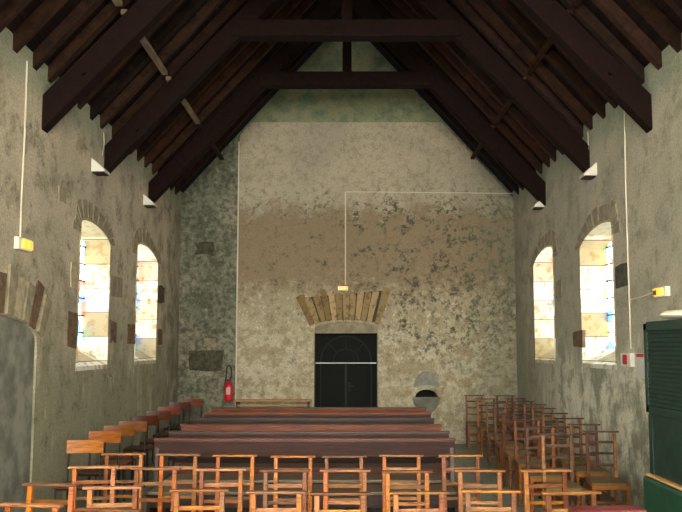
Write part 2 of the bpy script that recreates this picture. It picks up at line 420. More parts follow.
# ------------------------------------------------------------------ windows
def window(i, s, y0, y1, z0, sp, ri, dp, glass, shown=True):
    e = bpy.data.objects.new('window_%d' % i, None); C.objects.link(e); e.location = (s*HW, (y0+y1)/2, z0); struct(e)
    L = lambda x, y, z: (s*(HW+x)-s*HW, y-(y0+y1)/2, z-z0)
    # glass sits at the back of the recess, sill slopes up to it
    zs = z0+.20
    bm = bmesh.new(); g = arch(y0, y1, zs-.05, sp, ri, 14, SK)
    prism(bm, g, lambda a, b: L(dp, a, b), lambda a, b: L(dp+.02, a, b)); obj('stained_glass', bm, glass, e)
    # stone lining: jambs + soffit (1.5 cm inside the opening) and sloping sill
    bm = bmesh.new(); t_ = .018
    outer = arch(y0-.005, y1+.005, z0, sp, ri+.005, 14, SK)[1:]; outer.append((y0-.005, z0))
    inner = arch(y0+t_, y1-t_, z0, sp, ri-t_, 14, SK)[1:]; inner.append((y0+t_, z0))
    def ringv(P, x): return [bm.verts.new(L(x, a, b)) for a, b in P]
    o0, i0, i1 = ringv(outer, -.012), ringv(inner, -.012), ringv(inner, dp+.06)
    o1 = ringv(outer, dp+.06)
    for k in range(len(outer)-1):
        bm.faces.new([o0[k], i0[k], i0[k+1], o0[k+1]]); bm.faces.new([i0[k], i1[k], i1[k+1], i0[k+1]])
        bm.faces.new([i1[k], o1[k], o1[k+1], i1[k+1]]); bm.faces.new([o0[k], o0[k+1], o1[k+1], o1[k]])
    obj('stone_reveal', bm, M['jamb'], e)
    bm = bmesh.new()
    prism(bm, [(-.004, z0-.05), (-.004, z0+.004), (dp, zs), (dp+.08, zs), (dp+.08, z0-.05)], lambda a, b: L(a, y0-.004, b), lambda a, b: L(a, y1+.004, b))
    obj('window_sill', bm, M['jamb'], e)
    # saddle bars and stiles in front of the glass
    bm = bmesh.new(); z = zs+.22
    while z < sp+ri-.08:
        q = 1 if z < sp else math.sqrt(max(0, 1-((z-sp)/ri)**2)); c = (y0+y1)/2; h = (y1-y0)/2*q-.01
        beam(bm, L(dp-.012, c-h, z), L(dp-.012, c+h, z), .014, .02); z += .23
    for f in (.25, .5, .75):
        y = y0+(y1-y0)*f; q = sp+ri*math.sqrt(1-(2*f-1)**2)-.01
        beam(bm, L(dp-.01, y, zs), L(dp-.01, y, q), .016, .016)
    obj('leading', bm, M['iron'], e)
    if shown:
        # thin brick-like voussoirs over the arch
        rr = random.Random(i)
        bm = bmesh.new(); c = (y0+y1)/2; n = 11
        for k in range(n):
            a0 = PI*(k+.10)/n; a1 = PI*(k+.90)/n; rad = (y1-y0)/2; ln = .20+.06*rr.random()
            W = lambda an, o: (max(c+rad*math.cos(an)+SK*rad*math.sin(an), y0)+o*math.cos(an), sp+(ri+o)*math.sin(an))
            P = [W(a0, .01), W(a0, ln), W(a1, ln), W(a1, .01)]
            prism(bm, P, lambda a, b: L(-.012, a, b), lambda a, b: L(.02, a, b))
        obj('arch_stones', bm, M['palestone'] if False else M['sidestone'], e)
M['sidestone'] = simple('grey tan arch stone', srgb(156, 144, 118), .95, var=.35, bump=.6, scale=8)
for i, wn_ in enumerate(WIN): window(i+1, *wn_, M['stained'] if i < 4 else M['side_glass'], i < 4)
for i, xc in enumerate((-1.7, 0, 1.7)):  # added chancel windows, unseen, that light the nave from behind
    top = 4.4 if xc else 5.4
    e = bpy.data.objects.new('window_%d' % (9+i), None); C.objects.link(e); e.location = (xc, YE-.3, 1.4); struct(e)
    bm = bmesh.new(); prism(bm, arch(-.5, .5, 0, top-1.4, .5), lambda a, b: (a, 0, b), lambda a, b: (a, -.03, b)); obj('pane', bm, M['pale_glass'], e)
    bm = bmesh.new()
    for z in (.8, 1.6, 2.4): box(bm, -.5, .0, z, .5, .04, z+.03)
    box(bm, -.015, .0, 0, .015, .04, top-.95); obj('window_frame', bm, M['iron'], e)

# quoin stones let into the plaster beside the windows (2 cm proud at most)
def wall_stone(s, y0, y1, z0, z1, mat, i, jitter=.02):
    rr = random.Random(i*7+1); bm = bmesh.new()
    P = []
    for a, b in ((y0, z0), ((y0+y1)/2, z0), (y1, z0), (y1, (z0+z1)/2), (y1, z1), ((y0+y1)/2, z1), (y0, z1), (y0, (z0+z1)/2)):
        P.append((a+rr.uniform(-jitter, jitter), b+rr.uniform(-jitter, jitter)))
    prism(bm, P, rev(s, -.012), rev(s, .03))
    return struct(obj('trim_%d' % i, bm, mat))
ti = 1
def px_stone(s, a, b, mat, **k):
    global ti
    p, q = onx(*a, s*HW), onx(*b, s*HW)
    wall_stone(s, min(p.y, q.y), max(p.y, q.y), min(p.z, q.z), max(p.z, q.z), mat, ti, **k); ti += 1
px_stone(-1, (67, 348), (76.5, 313), M['brownstone'])
px_stone(-1, (70, 285), (77, 263), M['palestone'])
px_stone(-1, (109.5, 342), (116, 322), M['brownstone'])
px_stone(-1, (109.5, 295), (122, 278), M['sidestone'])
px_stone(-1, (127, 345), (134.5, 325), M['brownstone'])
px_stone(-1, (157.5, 345), (162, 330), M['brownstone'])
px_stone(-1, (157.5, 302), (164, 287), M['darkstone'])
px_stone(1, (617, 288), (628, 262), M['darkstone'])
px_stone(1, (574, 348), (583, 331), M['brownstone'])
px_stone(1, (556.5, 300), (562, 280), M['sidestone'])
px_stone(-1, (58, 200), (66, 190), M['sidestone'])
# exposed dark stone on the rear wall, left of the facing
def back_stone(x0, x1, z0, z1, mat, y=YB+.08):
    global ti
    rr = random.Random(ti); bm = bmesh.new(); P = []
    for a, b in ((x0, z0), ((x0+x1)/2, z0), (x1, z0), (x1, (z0+z1)/2), (x1, z1), ((x0+x1)/2, z1), (x0, z1), (x0, (z0+z1)/2)):
        P.append((a+rr.uniform(-.03, .03), b+rr.uniform(-.03, .03)))
    prism(bm, P, lambda a, b: (a, y-.012, b), lambda a, b: (a, y+.03, b))
    struct(obj('trim_%d' % ti, bm, mat)); ti += 1
back_stone(-2.98, -2.34, 1.36, 1.73, M['darkstone'])
back_stone(-2.72, -2.50, 1.80, 1.98, M['sidestone'])
back_stone(-2.9, -2.55, 3.55, 3.8, M['darkstone'])

# blocked doorway infill and its voussoirs (left wall)
def fan(bmfun, cx, zc, r0, r1, angs, wid, rr): pass
e = thing('blocked_doorway', 'walled-up arched doorway in the left wall with long upright arch stones', 'doorway', (-HW, (NA0+NA1)/2, 0))
struct(e); del e['label']; del e['category']; e.name = 'door_2'
c = (NA0+NA1)/2; rad = (NA1-NA0)/2
bm = bmesh.new(); prism(bm, arch(NA0+.005, NA1-.005, 0, 1.86, .235, 16), lambda a, b: (-.022, a-c, b), lambda a, b: (-.089, a-c, b)); obj('rubble_infill', bm, M['fillstone'], e)
rr = random.Random(3)
n = 12
for k in range(n):
    f = (k+.5)/n; a = c-rad-.12+(2*rad+.24)*f            # position along the arch
    tilt = (f-.5)*1.0; zb = 1.86+.24*math.sqrt(max(0, 1-(2*f-1)**2))+.02-.05*abs(2*f-1)
    ln = .42+rr.uniform(-.05, .07); wd = (2*rad+.24)/n*.40
    d = Vector((math.sin(tilt), math.cos(tilt))); nrm = Vector((d.y, -d.x)); p = Vector((a, zb)); q = p+d*ln
    P = [p-nrm*wd*.85, p+nrm*wd*.85, q+nrm*wd*1.2, q-nrm*wd*1.2]
    bm = bmesh.new(); prism(bm, [(v.x, v.y) for v in P], lambda a_, b_: (.02+.01*(k % 2), a_-c, b_), lambda a_, b_: (-.05, a_-c, b_))
    obj('arch_stone', bm, (M['palestone'], M['sidestone'], M['brownstone'], M['sidestone'])[k % 4], e)

# ------------------------------------------------------------------ entrance door and its arch of upright stones
e = bpy.data.objects.new('door_1', None); C.objects.link(e); e.location = (0, YB, 0); struct(e)
yd = .36
bm = bmesh.new(); prism(bm, arch(DA0+.002, DA1-.002, .0, 2.159, .108), lambda a, b: (a, yd, b), lambda a, b: (a, yd+.05, b)); obj('door_leaf', bm, M['doorwood'], e)
bm = bmesh.new()
xm = (DA0+DA1)/2
def arc(r, zc, n=18, a0=0, a1=PI): return [(xm+r*math.cos(a0+(a1-a0)*k/n), yd-.012, zc+r*math.sin(a0+(a1-a0)*k/n)) for k in range(n+1)]
tube(bm, [(xm+.49, yd-.012, .1)]+arc(.49, 1.52)+[(xm-.49, yd-.012, .1)], .018, 6)  # arched outline lines, slightly greener than the leaf
tube(bm, arc(.24, 1.52), .012, 6)
for a in (PI/4, PI/2, 3*PI/4): tube(bm, [(xm+.24*math.cos(a), yd-.012, 1.52+.24*math.sin(a)), (xm+.48*math.cos(a), yd-.012, 1.52+.48*math.sin(a))], .01, 6)
box(bm, xm-.02, yd-.03, .02, xm+.02, yd+.005, 1.48); obj('door_moulding', bm, M['doortrim'], e)
bm = bmesh.new(); prism(bm, arch(DA0+.003, DA1-.003, 2.06, 2.158, .107), lambda a, b: (a, .03, b), lambda a, b: (a, .30, b)); obj('stone_lintel', bm, M['sidestone'], e)
for s in (-1, 1):
    bm = bmesh.new(); box(bm, xm+s*.25-.17, yd-.012, .35, xm+s*.25+.17, yd+.01, 1.35, .008); obj('door_panel', bm, M['doorwood'], e)
bm = bmesh.new(); zb = ony(345, 363, YB+yd).z; box(bm, DA0+.01, yd-.05, zb-.008, DA1-.01, yd-.035, zb+.008); obj('cross_bar', bm, M['palemetal'], e)  # thin pale bar across the door
bm = bmesh.new(); tube(bm, [(xm+.07, yd-.01, 1.05), (xm+.07, yd-.07, 1.05), (xm+.17, yd-.07, 1.05)], .011, 8); box(bm, xm+.045, yd-.035, .95, xm+.095, yd-.001, 1.12, .005); obj('door_handle', bm, M['iron'], e)

e = thing('relieving_arch', 'fan of upright ochre stones set over the entrance doorway in the rear wall', 'arch', (-.02, YB, 2.25))
st = [(300, 296, 312, 325), (308, 298, 317.5, 324), (316.5, 296, 323.5, 322), (323, 290.5, 329, 321), (331, 292, 334.5, 320), (338.5, 294, 340, 320),
      (346, 293.5, 346, 320), (353, 293.5, 351.5, 320), (361, 292, 357.5, 320.5), (368.5, 293, 363, 321), (376, 291.5, 369, 322), (387, 288.5, 377, 324)]
for k, (tx, ty, bx_, by_) in enumerate(st):
    T = ony(tx, ty, YB); B = ony(bx_, by_, YB); d = (T-B).normalized(); nrm = Vector((d.z, 0, -d.x))
    w0 = .046; w1 = .064 if k not in (0, 11) else .085
    rr = random.Random(k)
    P = [B-nrm*w0, B+nrm*w0, B+(T-B)*.5+nrm*(w0+w1)/2*1.06, T+nrm*w1*rr.uniform(.85, 1.05), T+d*.02, T-nrm*w1*rr.uniform(.85, 1.05), B+(T-B)*.5-nrm*(w0+w1)/2]
    bm = bmesh.new(); pr = .03+.012*(k % 3)
    prism(bm, [(v.x+.02, v.z-2.25) for v in P], lambda a, b: (a, -pr, b), lambda a, b: (a, -.002, b))
    bmesh.ops.bevel(bm, geom=[x for x in bm.edges if all(v.co.y < 0 for v in x.verts)], offset=.008, segments=1, affect='EDGES')
    obj('arch_stone', bm, M['vouss'], e)
# dark mortar bed behind the stones + grey soffit stone
bm = bmesh.new()
P = [ony(297, 298, YB), ony(311, 324, YB), ony(330, 320, YB), ony(362, 320, YB), ony(379, 323, YB), ony(389, 290, YB), ony(345, 294, YB)]
prism(bm, [(v.x+.02, v.z-2.25) for v in P], lambda a, b: (a, -.01, b), lambda a, b: (a, -.002, b)); obj('mortar_bed', bm, M['darkstone'], e)

# ------------------------------------------------------------------ holy water stoup
e = thing('holy_water_stoup', 'grey stone holy water stoup in a small niche right of the entrance doorway', 'stoup', (NXC-.01, YB, .86))
bm = bmesh.new()
o_ = arch(-.25, .25, .06, .2, .33, 16); prism(bm, o_, lambda a, b: (a, -.03, b), lambda a, b: (a, .05, b))
# cut the opening by building the hood as a ring instead
bm.free(); bm = bmesh.new()
rings = []
for j in range(7):
    f = j/6; k_ = 1-f*.98
    rings.append([bm.verts.new((.24*k_*math.cos(PI*k/16)+0, -.005-.03*math.sin(f*PI/2), .185+.30*k_*math.sin(PI*k/16)+.05*f)) for k in range(17)])
back_ = [bm.verts.new((.24*math.cos(PI*k/16), .0, .185+.30*math.sin(PI*k/16))) for k in range(17)]
for A, B in zip([back_]+rings, rings):
    for k in range(16): bm.faces.new([A[k], A[k+1], B[k+1], B[k]])
obj('stone_hood', bm, M['greystone'], e)
bm = bmesh.new(); seg = 20
prof = [(.10, -.27), (.17, -.22), (.235, -.12), (.255, -.03), (.255, 0), (.20, 0), (.17, -.05), (.08, -.09)]
rings = [[bm.verts.new((r*math.cos(PI+PI*k/seg), r*.4*math.sin(PI+PI*k/seg)+.0, z)) for k in range(seg+1)] for r, z in prof]
for a, b in zip(rings, rings[1:]):
    for k in range(seg): bm.faces.new([a[k], a[k+1], b[k+1], b[k]])
bm.faces.new(rings[0]); bm.faces.new(rings[-1])
obj('basin', bm, M['fillstone'], e, True)
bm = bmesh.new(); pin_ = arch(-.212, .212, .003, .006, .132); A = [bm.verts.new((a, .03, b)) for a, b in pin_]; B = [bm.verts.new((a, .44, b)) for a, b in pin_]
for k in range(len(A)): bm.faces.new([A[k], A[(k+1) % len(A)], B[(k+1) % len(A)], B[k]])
bm.faces.new(B); obj('niche_lining', bm, M['soot'], e)  # inside painted black for the shade of the niche

# ------------------------------------------------------------------ roof timbers
def slope_pt(s, x, off): return (s*x, ZW+(HW-x)*SL+off)
rid = {-1: 0, 1: 0}
trussY = [5.8, 7.87, 9.92, 12.15]
proto = {}
ys = [YE+.3+.43*k for k in range(42)]
for y in ys:
    if y > YB-.02 or y < 2.2: continue
    for s, side in ((-1, 'left'), (1, 'right')):
        if s not in proto:
            bm = bmesh.new(); z0, z1 = slope_pt(1, HW+.5, 0)[1], APEX
            d = .17
            prism(bm, [(s*(HW+.45), ZW-.45*SL), (s*.02, APEX), (s*.02, APEX+d), (s*(HW+.45), ZW-.45*SL+d)], lambda a, b: (a, -.05, b), lambda a, b: (a, .05, b))
            o = obj('common_rafter', bm, M['roofwood']); proto[s] = o
            tag(o, 'dark brown common rafter in the row under the %s roof slope' % side, 'rafter', 'common rafters of the %s roof slope' % side)
        else: o = proto[s].copy(); C.objects.link(o)
        o.location = (0, y+.04*s*(1 if random.random() < .5 else -1)*random.random(), 0)
names = {5.8: 'dark roof truss nearest the camera, above the nearest chairs', 7.87: 'dark roof truss with feet highest in view, nearest of the three whose feet show',
         9.92: 'middle dark roof truss with collar beam crossing near the top of the view', 12.15: 'farthest dark roof truss with collar and short king post against the gable'}
for y in trussY:
    e = thing('roof_truss', names[y], 'roof truss', (0, y, 4.07))
    SP = 1.06; zl = 4.07-e.location.z
    for s in (-1, 1):
        bm = bmesh.new(); v = .38; x1 = .04
        top = zl+(HW-x1)*SP
        prism(bm, [(s*(HW+.05), zl-.05*SP), (s*x1, top), (s*x1, top+v), (s*(HW+.05), zl-.05*SP+v)], lambda a, b: (a, -.085, b), lambda a, b: (a, .085, b))
        bmesh.ops.bevel(bm, geom=bm.edges[:], offset=.012, segments=1, affect='EDGES')
        pr_ = obj('principal_rafter', bm, M['trusswood'], e)
    zc = 5.94 if y < 11 else 6.05
    if y == 5.8: zc = 5.94
    xh = HW-(zc-4.07)/SP+.1
    bm = bmesh.new(); box(bm, -xh, -.11, zc-4.07, xh, .11, zc-4.07+.23, .012); obj('collar_beam', bm, M['trusswood'], e)
    bm = bmesh.new(); box(bm, -.075, -.075, zc-4.07+.2, .075, .075, APEX-4.07-.15, .01); obj('king_post', bm, M['trusswood'], e)
    for s in (-1, 1):
        bm = bmesh.new(); p = Vector((s*(HW-.42), 0, .42*SP+.16)); tube(bm, [p+Vector((0, -.13, 0)), p+Vector((0, -.08, 0))], .028, 8); obj('peg', bm, M['trusswood'], e)
for a, b in zip(trussY, trussY[1:]+[YB+.07]):
    for s, side in ((-1, 'left'), (1, 'right')):
        bm = bmesh.new()
        x = 2.42; z = ZW+(HW-x)*SL-.068
        if b < 13:
            beam(bm, (s*x, a+.09, z), (s*x, b-.09, z), .07, .05)
        else: beam(bm, (s*x, a+.09, z), (s*x, b-.01, z), .07, .05)
        o = obj('purlin', bm, M['purlin'] if s < 0 and b < 13 else M['roofwood'])
        k = {5.8: 'nearest', 7.87: 'between the first and second trusses in view', 9.92: 'between the second and third trusses in view', 12.15: 'between the last truss and the gable'}[a]
        tag(o, '%s batten along the %s roof slope, %s' % ('pale thin' if s < 0 and b < 13 else 'dark thin', side, k), 'purlin')
bm = bmesh.new(); box(bm, -.06, YE, APEX-.18, .06, YB+.07, APEX+.08); tag(obj('ridge_beam', bm, M['trusswood']), 'dark ridge beam running along the peak of the roof', 'beam')

# ------------------------------------------------------------------ wall fittings
def wedge_lamp(px, py, s, label):
    p = onx(px, py, s*HW)
    e = thing('wall_light', label, 'wall light', (s*HW, p.y, p.z))
    bm = bmesh.new(); prism(bm, [(0, 0), (.17, 0), (.16, .03), (.0, .17)], lambda a, b: (-s*a, -.11, b), lambda a, b: (-s*a, .11, b)); obj('lamp_shade', bm, M['white'], e)
    bm = bmesh.new(); box(bm, *( (-.15, -.09, -.018) if s > 0 else (.01, -.09, -.018)), *((-.01, .09, 0) if s > 0 else (.15, .09, 0))); obj('lamp_base', bm, M['black'], e)
wedge_lamp(94, 173, -1, 'small white wedge wall light under the middle truss foot on left wall')
wedge_lamp(145, 206, -1, 'small white wedge wall light under the farthest truss foot on left wall')
wedge_lamp(594.5, 177, 1, 'small white wedge wall light under the middle truss foot on right wall')
wedge_lamp(543, 208, 1, 'small white wedge wall light under the farthest truss foot on right wall')
def cable(name, pts, label, cat='cable', r=.009, mat='cable'):
    bm = bmesh.new(); tube(bm, pts, r, 6); return tag(obj(name, bm, M[mat]), label, cat)
X = HW-.012
yl = onx(19, 240, -HW).y
cable('electric_cable', [(-X, yl, 4.64), (-X, yl+.01, 3.9), (-X, yl-.01, 3.2), (-X, yl, 2.87)], 'white cable running down the left wall to the yellow emergency light')
cable('electric_cable', [(-X, 9.75, 4.6), (-X, 9.78, 4.45), (-X, 9.72, 4.28)], 'short cable above the white light on the left wall', r=.007)
yr = onx(632, 350, HW).y
cable('electric_cable', [(X, yr-.05, 4.64), (X, yr, 3.5), (X, yr, 2.4), (X, yr, 1.78)], 'long white cable running down the right wall to the red alarm button')
cable('electric_cable', [(X, yr-.02, 2.33), (X, 8.2, 2.34), (X, 7.86, 2.37)], 'short level cable from the long cable to the right wall emergency light', r=.006)
cable('electric_cable', [(X, 9.85, 4.64), (X, 9.84, 4.4)], 'short cable above the white light on the right wall', r=.007)
zt = ony(345, 192, YB).z
cable('electric_cable', [(-.03, YB-.012, 2.98), (-.03, YB-.012, zt), ], 'white cable running down the rear wall to the light above the doorway', r=.012)
cable('electric_cable', [(-.02, YB-.01, zt+.002), (1.5, YB-.01, zt-.01), (HW-.01, YB-.01, zt-.03)], 'thin level cable crossing the rear wall to the right corner', r=.007)
cable('electric_pipe', [(-2.085, YB-.012, .0), (-2.085, YB-.012, 3.), (-2.085, YB-.012, 5.75)], 'thin tan pipe up the left edge of the plastered rear wall', 'pipe', .014, 'cable')
def em_light(loc, s, label, lens, w=.30, h=.12):
    e = thing('emergency_light', label, 'emergency light', loc)
    def B(a0, a1, b0, b1, d0, d1, bev=.006):
        bm = bmesh.new()
        if s == 0: box(bm, a0, -d1, b0, a1, -d0, b1, bev)
        else:
            xs = sorted((-s*d0, -s*d1)); box(bm, xs[0], a0, b0, xs[1], a1, b1, bev)
        return bm
    obj('housing', B(-w/2, w/2, -h/2, h/2, 0, .05), M['white'], e)
    obj('lens', B((-.3 if s else -.42)*w, .42*w, -h*.36, h*.36, .045, .075), M[lens], e)
    if s: obj('pictogram', B(.02, .10, -h*.28, h*.2, .07, .08, .002), M['orangelens'] if s < 0 else M['brownstone'], e)
p = onx(20.5, 244.5, -HW); em_light((-HW, p.y, p.z), -1, 'white emergency light with yellow lens on the left wall below its cable', 'yellowlens')
p = onx(664.5, 292, HW); em_light((HW, p.y, p.z), 1, 'small emergency light with yellow lens on the right wall', 'yellowlens', .28, .10)
p = ony(343, 288.5, YB); em_light((p.x, YB, p.z), 0, 'small pale emergency light above the entrance arch stones', 'orangelens', .19, .08)
# alarm button and notice on the right wall
a, b = onx(624.5, 353, HW), onx(635, 367, HW)
e = thing('alarm_button', 'white fire alarm call point with red centre on the right wall', 'alarm', (HW, (a.y+b.y)/2, (a.z+b.z)/2))
hy, hz = abs(a.y-b.y)/2, abs(a.z-b.z)/2
bm = bmesh.new(); box(bm, -.05, -hy, -hz, 0, hy, hz, .008); obj('housing', bm, M['white'], e)
bm = bmesh.new(); box(bm, -.065, -.06, -.05, -.045, .05, .06, .006); obj('button', bm, M['red'], e)
a, b = onx(636, 353, HW), onx(646, 379, HW)
e = thing('notice', 'pale paper notice with red heading on right wall beside the alarm button', 'notice', (HW, (a.y+b.y)/2, (a.z+b.z)/2))
hy, hz = abs(a.y-b.y)/2, abs(a.z-b.z)/2
bm = bmesh.new(); box(bm, -.006, -hy, -hz, 0, hy, hz); obj('sheet', bm, M['paper'], e)
bm = bmesh.new(); box(bm, -.009, -hy*.8, hz*.68, -.005, hy*.8, hz*.95); obj('heading', bm, M['red'], e)
# fire extinguisher
p = ony(232, 400.5, YB+.08)
e = thing('fire_extinguisher', 'red fire extinguisher hung on the rear wall left of the wooden ledge', 'fire extinguisher', (p.x-.05, YB-.02, p.z))
bm = bmesh.new(); lathe(bm, [(.06, 0), (.078, .012), (.08, .04), (.08, .27), (.07, .31), (.035, .345), (.022, .36), (.022, .38)], 0, 0, 0); obj('cylinder', bm, M['red'], e, True)
bm = bmesh.new()
vs = [[(.0815*math.sin(a), -.0815*math.cos(a), z) for z in (.12, .25)] for a in [-.55+.11*k for k in range(11)]]
q = [[bm.verts.new(v) for v in r] for r in vs]
for A, B in zip(q, q[1:]): bm.faces.new([A[0], B[0], B[1], A[1]])
r_ = bmesh.ops.solidify(bm, geom=bm.faces[:], thickness=.002); obj('label_sticker', bm, M['pinklabel'], e)
bm = bmesh.new(); tube(bm, [(0, 0, .37), (.03, 0, .40), (.05, 0, .50), (.04, 0, .62), (0, 0, .67), (-.04, 0, .62), (-.05, 0, .48), (-.06, 0, .38), (-.085, -.01, .2)], .012, 8); obj('hose', bm, M['black'], e, True)
bm = bmesh.new(); box(bm, -.03, -.07, .375, .03, .03, .40, .005); box(bm, -.02, .0, .30, .02, .10, .34); obj('valve', bm, M['black'], e)

# narrow wooden ledge table against the rear wall
x0, x1 = ony(231, 400, YB-.3).x, -.66
x0 += .06
e = thing('console_table', 'long narrow pale wooden ledge table against the rear wall left of the doorway', 'table', ((x0+x1)/2, YB-.17, 0))
hw_ = (x1-x0)/2
bm = bmesh.new(); box(bm, -hw_, -.15, .80, hw_, .165, .828, .005); obj('table_top', bm, M['tan'], e)
bm = bmesh.new(); box(bm, -hw_+.02, -.14, .715, hw_-.02, -.115, .745, .004); obj('rail', bm, M['tan'], e)
for sx in (-1, 1):
    for sy in (-.12, .13):
        bm = bmesh.new(); box(bm, sx*(hw_-.05)-.02, sy-.02, 0, sx*(hw_-.05)+.02, sy+.02, .80, .004); obj('leg', bm, M['pew'], e)

# ------------------------------------------------------------------ pews
def make_pew(wd, mat, topmat):
    e = thing('pew', '', 'pew')
    h = wd/2
    bm = bmesh.new(); beam(bm, (-h, .025, .80), (h, .025, .80), .025, .155, up=(0, -.12, 1), bev=.004); obj('backrest', bm, mat, e)
    bm = bmesh.new(); box(bm, -h-.01, -.0, .875, h+.01, .07, .90, .006); obj('top_rail', bm, topmat, e)
    bm = bmesh.new(); box(bm, -h, -.40, .43, h, -.01, .46, .006); obj('seat', bm, M['pewseat'], e)
    bm = bmesh.new(); box(bm, -h+.03, -.33, .30, h-.03, -.30, .42); obj('apron', bm, mat, e)
    bm = bmesh.new(); beam(bm, (-h, -.005, .60), (h, -.005, .60), .02, .05, up=(0, -.12, 1)); obj('lower_rail', bm, mat, e)
    for s in (-1, 1):
        bm = bmesh.new()
        P = [(-.40, 0), (-.30, .10), (-.30, .40), (-.41, .43), (-.41, .47), (-.03, .47), (.02, .88), (.07, .88), (.06, .40), (.02, .10), (.10, 0)]
        prism(bm, P, lambda a, b: (s*(h-.05), a, b), lambda a, b: (s*(h-.015), a, b)); obj('side_panel', bm, mat, e)
    bm = bmesh.new(); box(bm, -.02, -.36, 0, .02, .02, .43); obj('middle_support', bm, mat, e)
    return e
ordn = ['nearest', 'second', 'third', 'fourth', 'fifth', 'farthest']
pw = [(154, 455, 438.6), (169, 449, 431.5), (181, 441, 424.5), (192, 434, 418.2), (204, 431, 412.6), (212, 426, 407.5)]
for i, (a, b, y) in enumerate(pw):
    p, q = onz(a, y, .9), onz(b, y, .9)
    mat = M['pewred'] if i in (2, 5) else M['pew']
    e = make_pew(q.x-p.x, mat, M['pewred'] if i in (0, 2, 4) else M['pew'])
    e.location = ((p.x+q.x)/2, p.y, 0)
    e['label'] = '%s wooden pew, %s row from the chairs in the middle of the nave' % ('worn reddish' if i in (2, 5) else 'dark brown', ordn[i]); e['group'] = 'wooden pews in the middle of the nave'

# ------------------------------------------------------------------ rush seated ladder-back chairs
def make_chair(seed, pad=False, old=False):  # old: darker copy with shade put into the wood colours
    rr = random.Random(seed)
    e = thing('rush_chair', '', 'chair', group=None)
    bw, fw, dp = .275, .36, .36
    wd = M['oldwood'] if old else M['honey']; H = .93; tw = M['railwood'] if old else M['toprail']
    for s in (-1, 1):
        bm = bmesh.new()
        beam(bm, (s*bw/2, .02, 0), (s*bw/2, 0, .44), .032, .032, .036, .036, up=(0, 1, 0), bev=.004)
        beam(bm, (s*bw/2, 0, .44), (s*bw/2*1.01, .025, H-.018), .036, .036, .030, .030, up=(0, 1, 0), bev=.004); obj('rear_post', bm, wd, e)
        bm = bmesh.new(); beam(bm, (s*(fw/2-.018), -dp, 0), (s*(fw/2-.018), -dp, .455), .030, .030, .036, .036, up=(0, 1, 0), bev=.004); obj('leg', bm, wd, e)
    bm = bmesh.new(); box(bm, -.18, -.008 if not pad else -.04, H-.015, .18, .040, H if not pad else H-.01, .004); obj('top_rail', bm, tw, e)
    if pad:
        bm = bmesh.new(); box(bm, -.19, -.07, H-.012, .19, .07, H+.03, .018); obj('arm_pad', bm, M['redleather'], e, True)
    for z, h in ((.815, .026), (.70, .024), (.585, .024)):
        bm = bmesh.new(); y = .025*(z-.44)/.47
        beam(bm, (-bw/2, y, z), (bw/2, y, z), .013, h, bev=.003); obj('slat', bm, tw, e)
    # rush seat: slightly domed trapezoid with four woven wedges
    bm = bmesh.new()
    cz = .45; cv = bm.verts.new((0, -dp/2, cz+.008)); R = []
    for x, y in ((-fw/2, -dp-.012), (fw/2, -dp-.012), (bw/2+.02, .0), (-bw/2-.02, .0)): R.append((x, y))
    top = [bm.verts.new((x, y, cz+.012)) for x, y in R]; bot = [bm.verts.new((x, y, cz-.022)) for x, y in R]; cb_ = bm.verts.new((0, -dp/2, cz-.01))
    for k in range(4):
        bm.faces.new([top[k], top[(k+1) % 4], cv]); bm.faces.new([bot[(k+1) % 4], bot[k], cb_]); bm.faces.new([top[k], bot[k], bot[(k+1) % 4], top[(k+1) % 4]])
    obj('seat', bm, M['straw'], e)
    bm = bmesh.new(); y = -dp
    beam(bm, (-fw/2+.02, y-.004, .415), (fw/2-.02, y-.004, .415), .02, .035)
    for s in (-1, 1): beam(bm, (s*(fw/2-.018), -dp, .415), (s*bw/2, 0, .415), .02, .03)
    beam(bm, (-bw/2, .0, .415), (bw/2, .0, .415), .02, .03); obj('seat_frame', bm, wd, e)
    for p, q in (((-fw/2+.02, y, .27), (fw/2-.02, y, .27)), ((-fw/2+.02, y, .14), (fw/2-.02, y, .14)), ((-bw/2, .012, .2), (bw/2, .012, .2))):
        bm = bmesh.new(); beam(bm, p, q, .018, .026); obj('stretcher', bm, wd, e)
    for s in (-1, 1):
        bm = bmesh.new(); beam(bm, (s*(fw/2-.018), -dp, .2), (s*bw/2, .01, .2), .016, .024); obj('stretcher', bm, wd, e)
    return e
chair0 = make_chair(1); chair_pad = make_chair(2, True); chair_shaded = make_chair(3, False, True); used = {}
def place(base, cx, top, rz, label, group, H=.93):
    p = onz(cx, top, H)
    if base.name in used: return dup(base, (p.x, p.y, 0), rz, label, group)
    used[base.name] = 1; base.location = (p.x, p.y, 0); base.rotation_euler = (0, 0, rz); base['label'] = label
    if group: base['group'] = group
    return base
num = ['first', 'second', 'third', 'fourth', 'fifth', 'sixth', 'seventh', 'eighth', 'ninth', 'tenth', 'eleventh', 'twelfth']
R = math.radians
rowA = [(123.5, 453.5, 2), (178, 454, -2), (235, 455, 1), (293, 456, -1), (344, 456, 2), (401.5, 455, -2), (461, 455, 3)]
rowB = [(93.5, 466.5, 5), (155, 468, -3), (221, 469, 2), (285, 470, 1), (345, 470, -2), (407.5, 471, 2), (480, 470, -3), (546, 470, 4)]
rowC = [(49.5, 484, -6), (112, 487, 4), (199, 489.5, 2), (276, 491.5, 0), (340, 493, 1), (419, 492, 2), (491, 490.5, -3), (572, 492, 4)]
rowD = [(30, 504.5, -7), (108, 509.5, -6)]
for rn, row in (('row just before the pews', rowA), ('middle foreground row', rowB)):
    for i, (cx, ty, a) in enumerate(row):
        place(chair0, cx, ty, R(a), 'honey wood ladder-back chair, %s from left in the %s' % (num[i], rn), 'rush chairs in rows in the foreground')
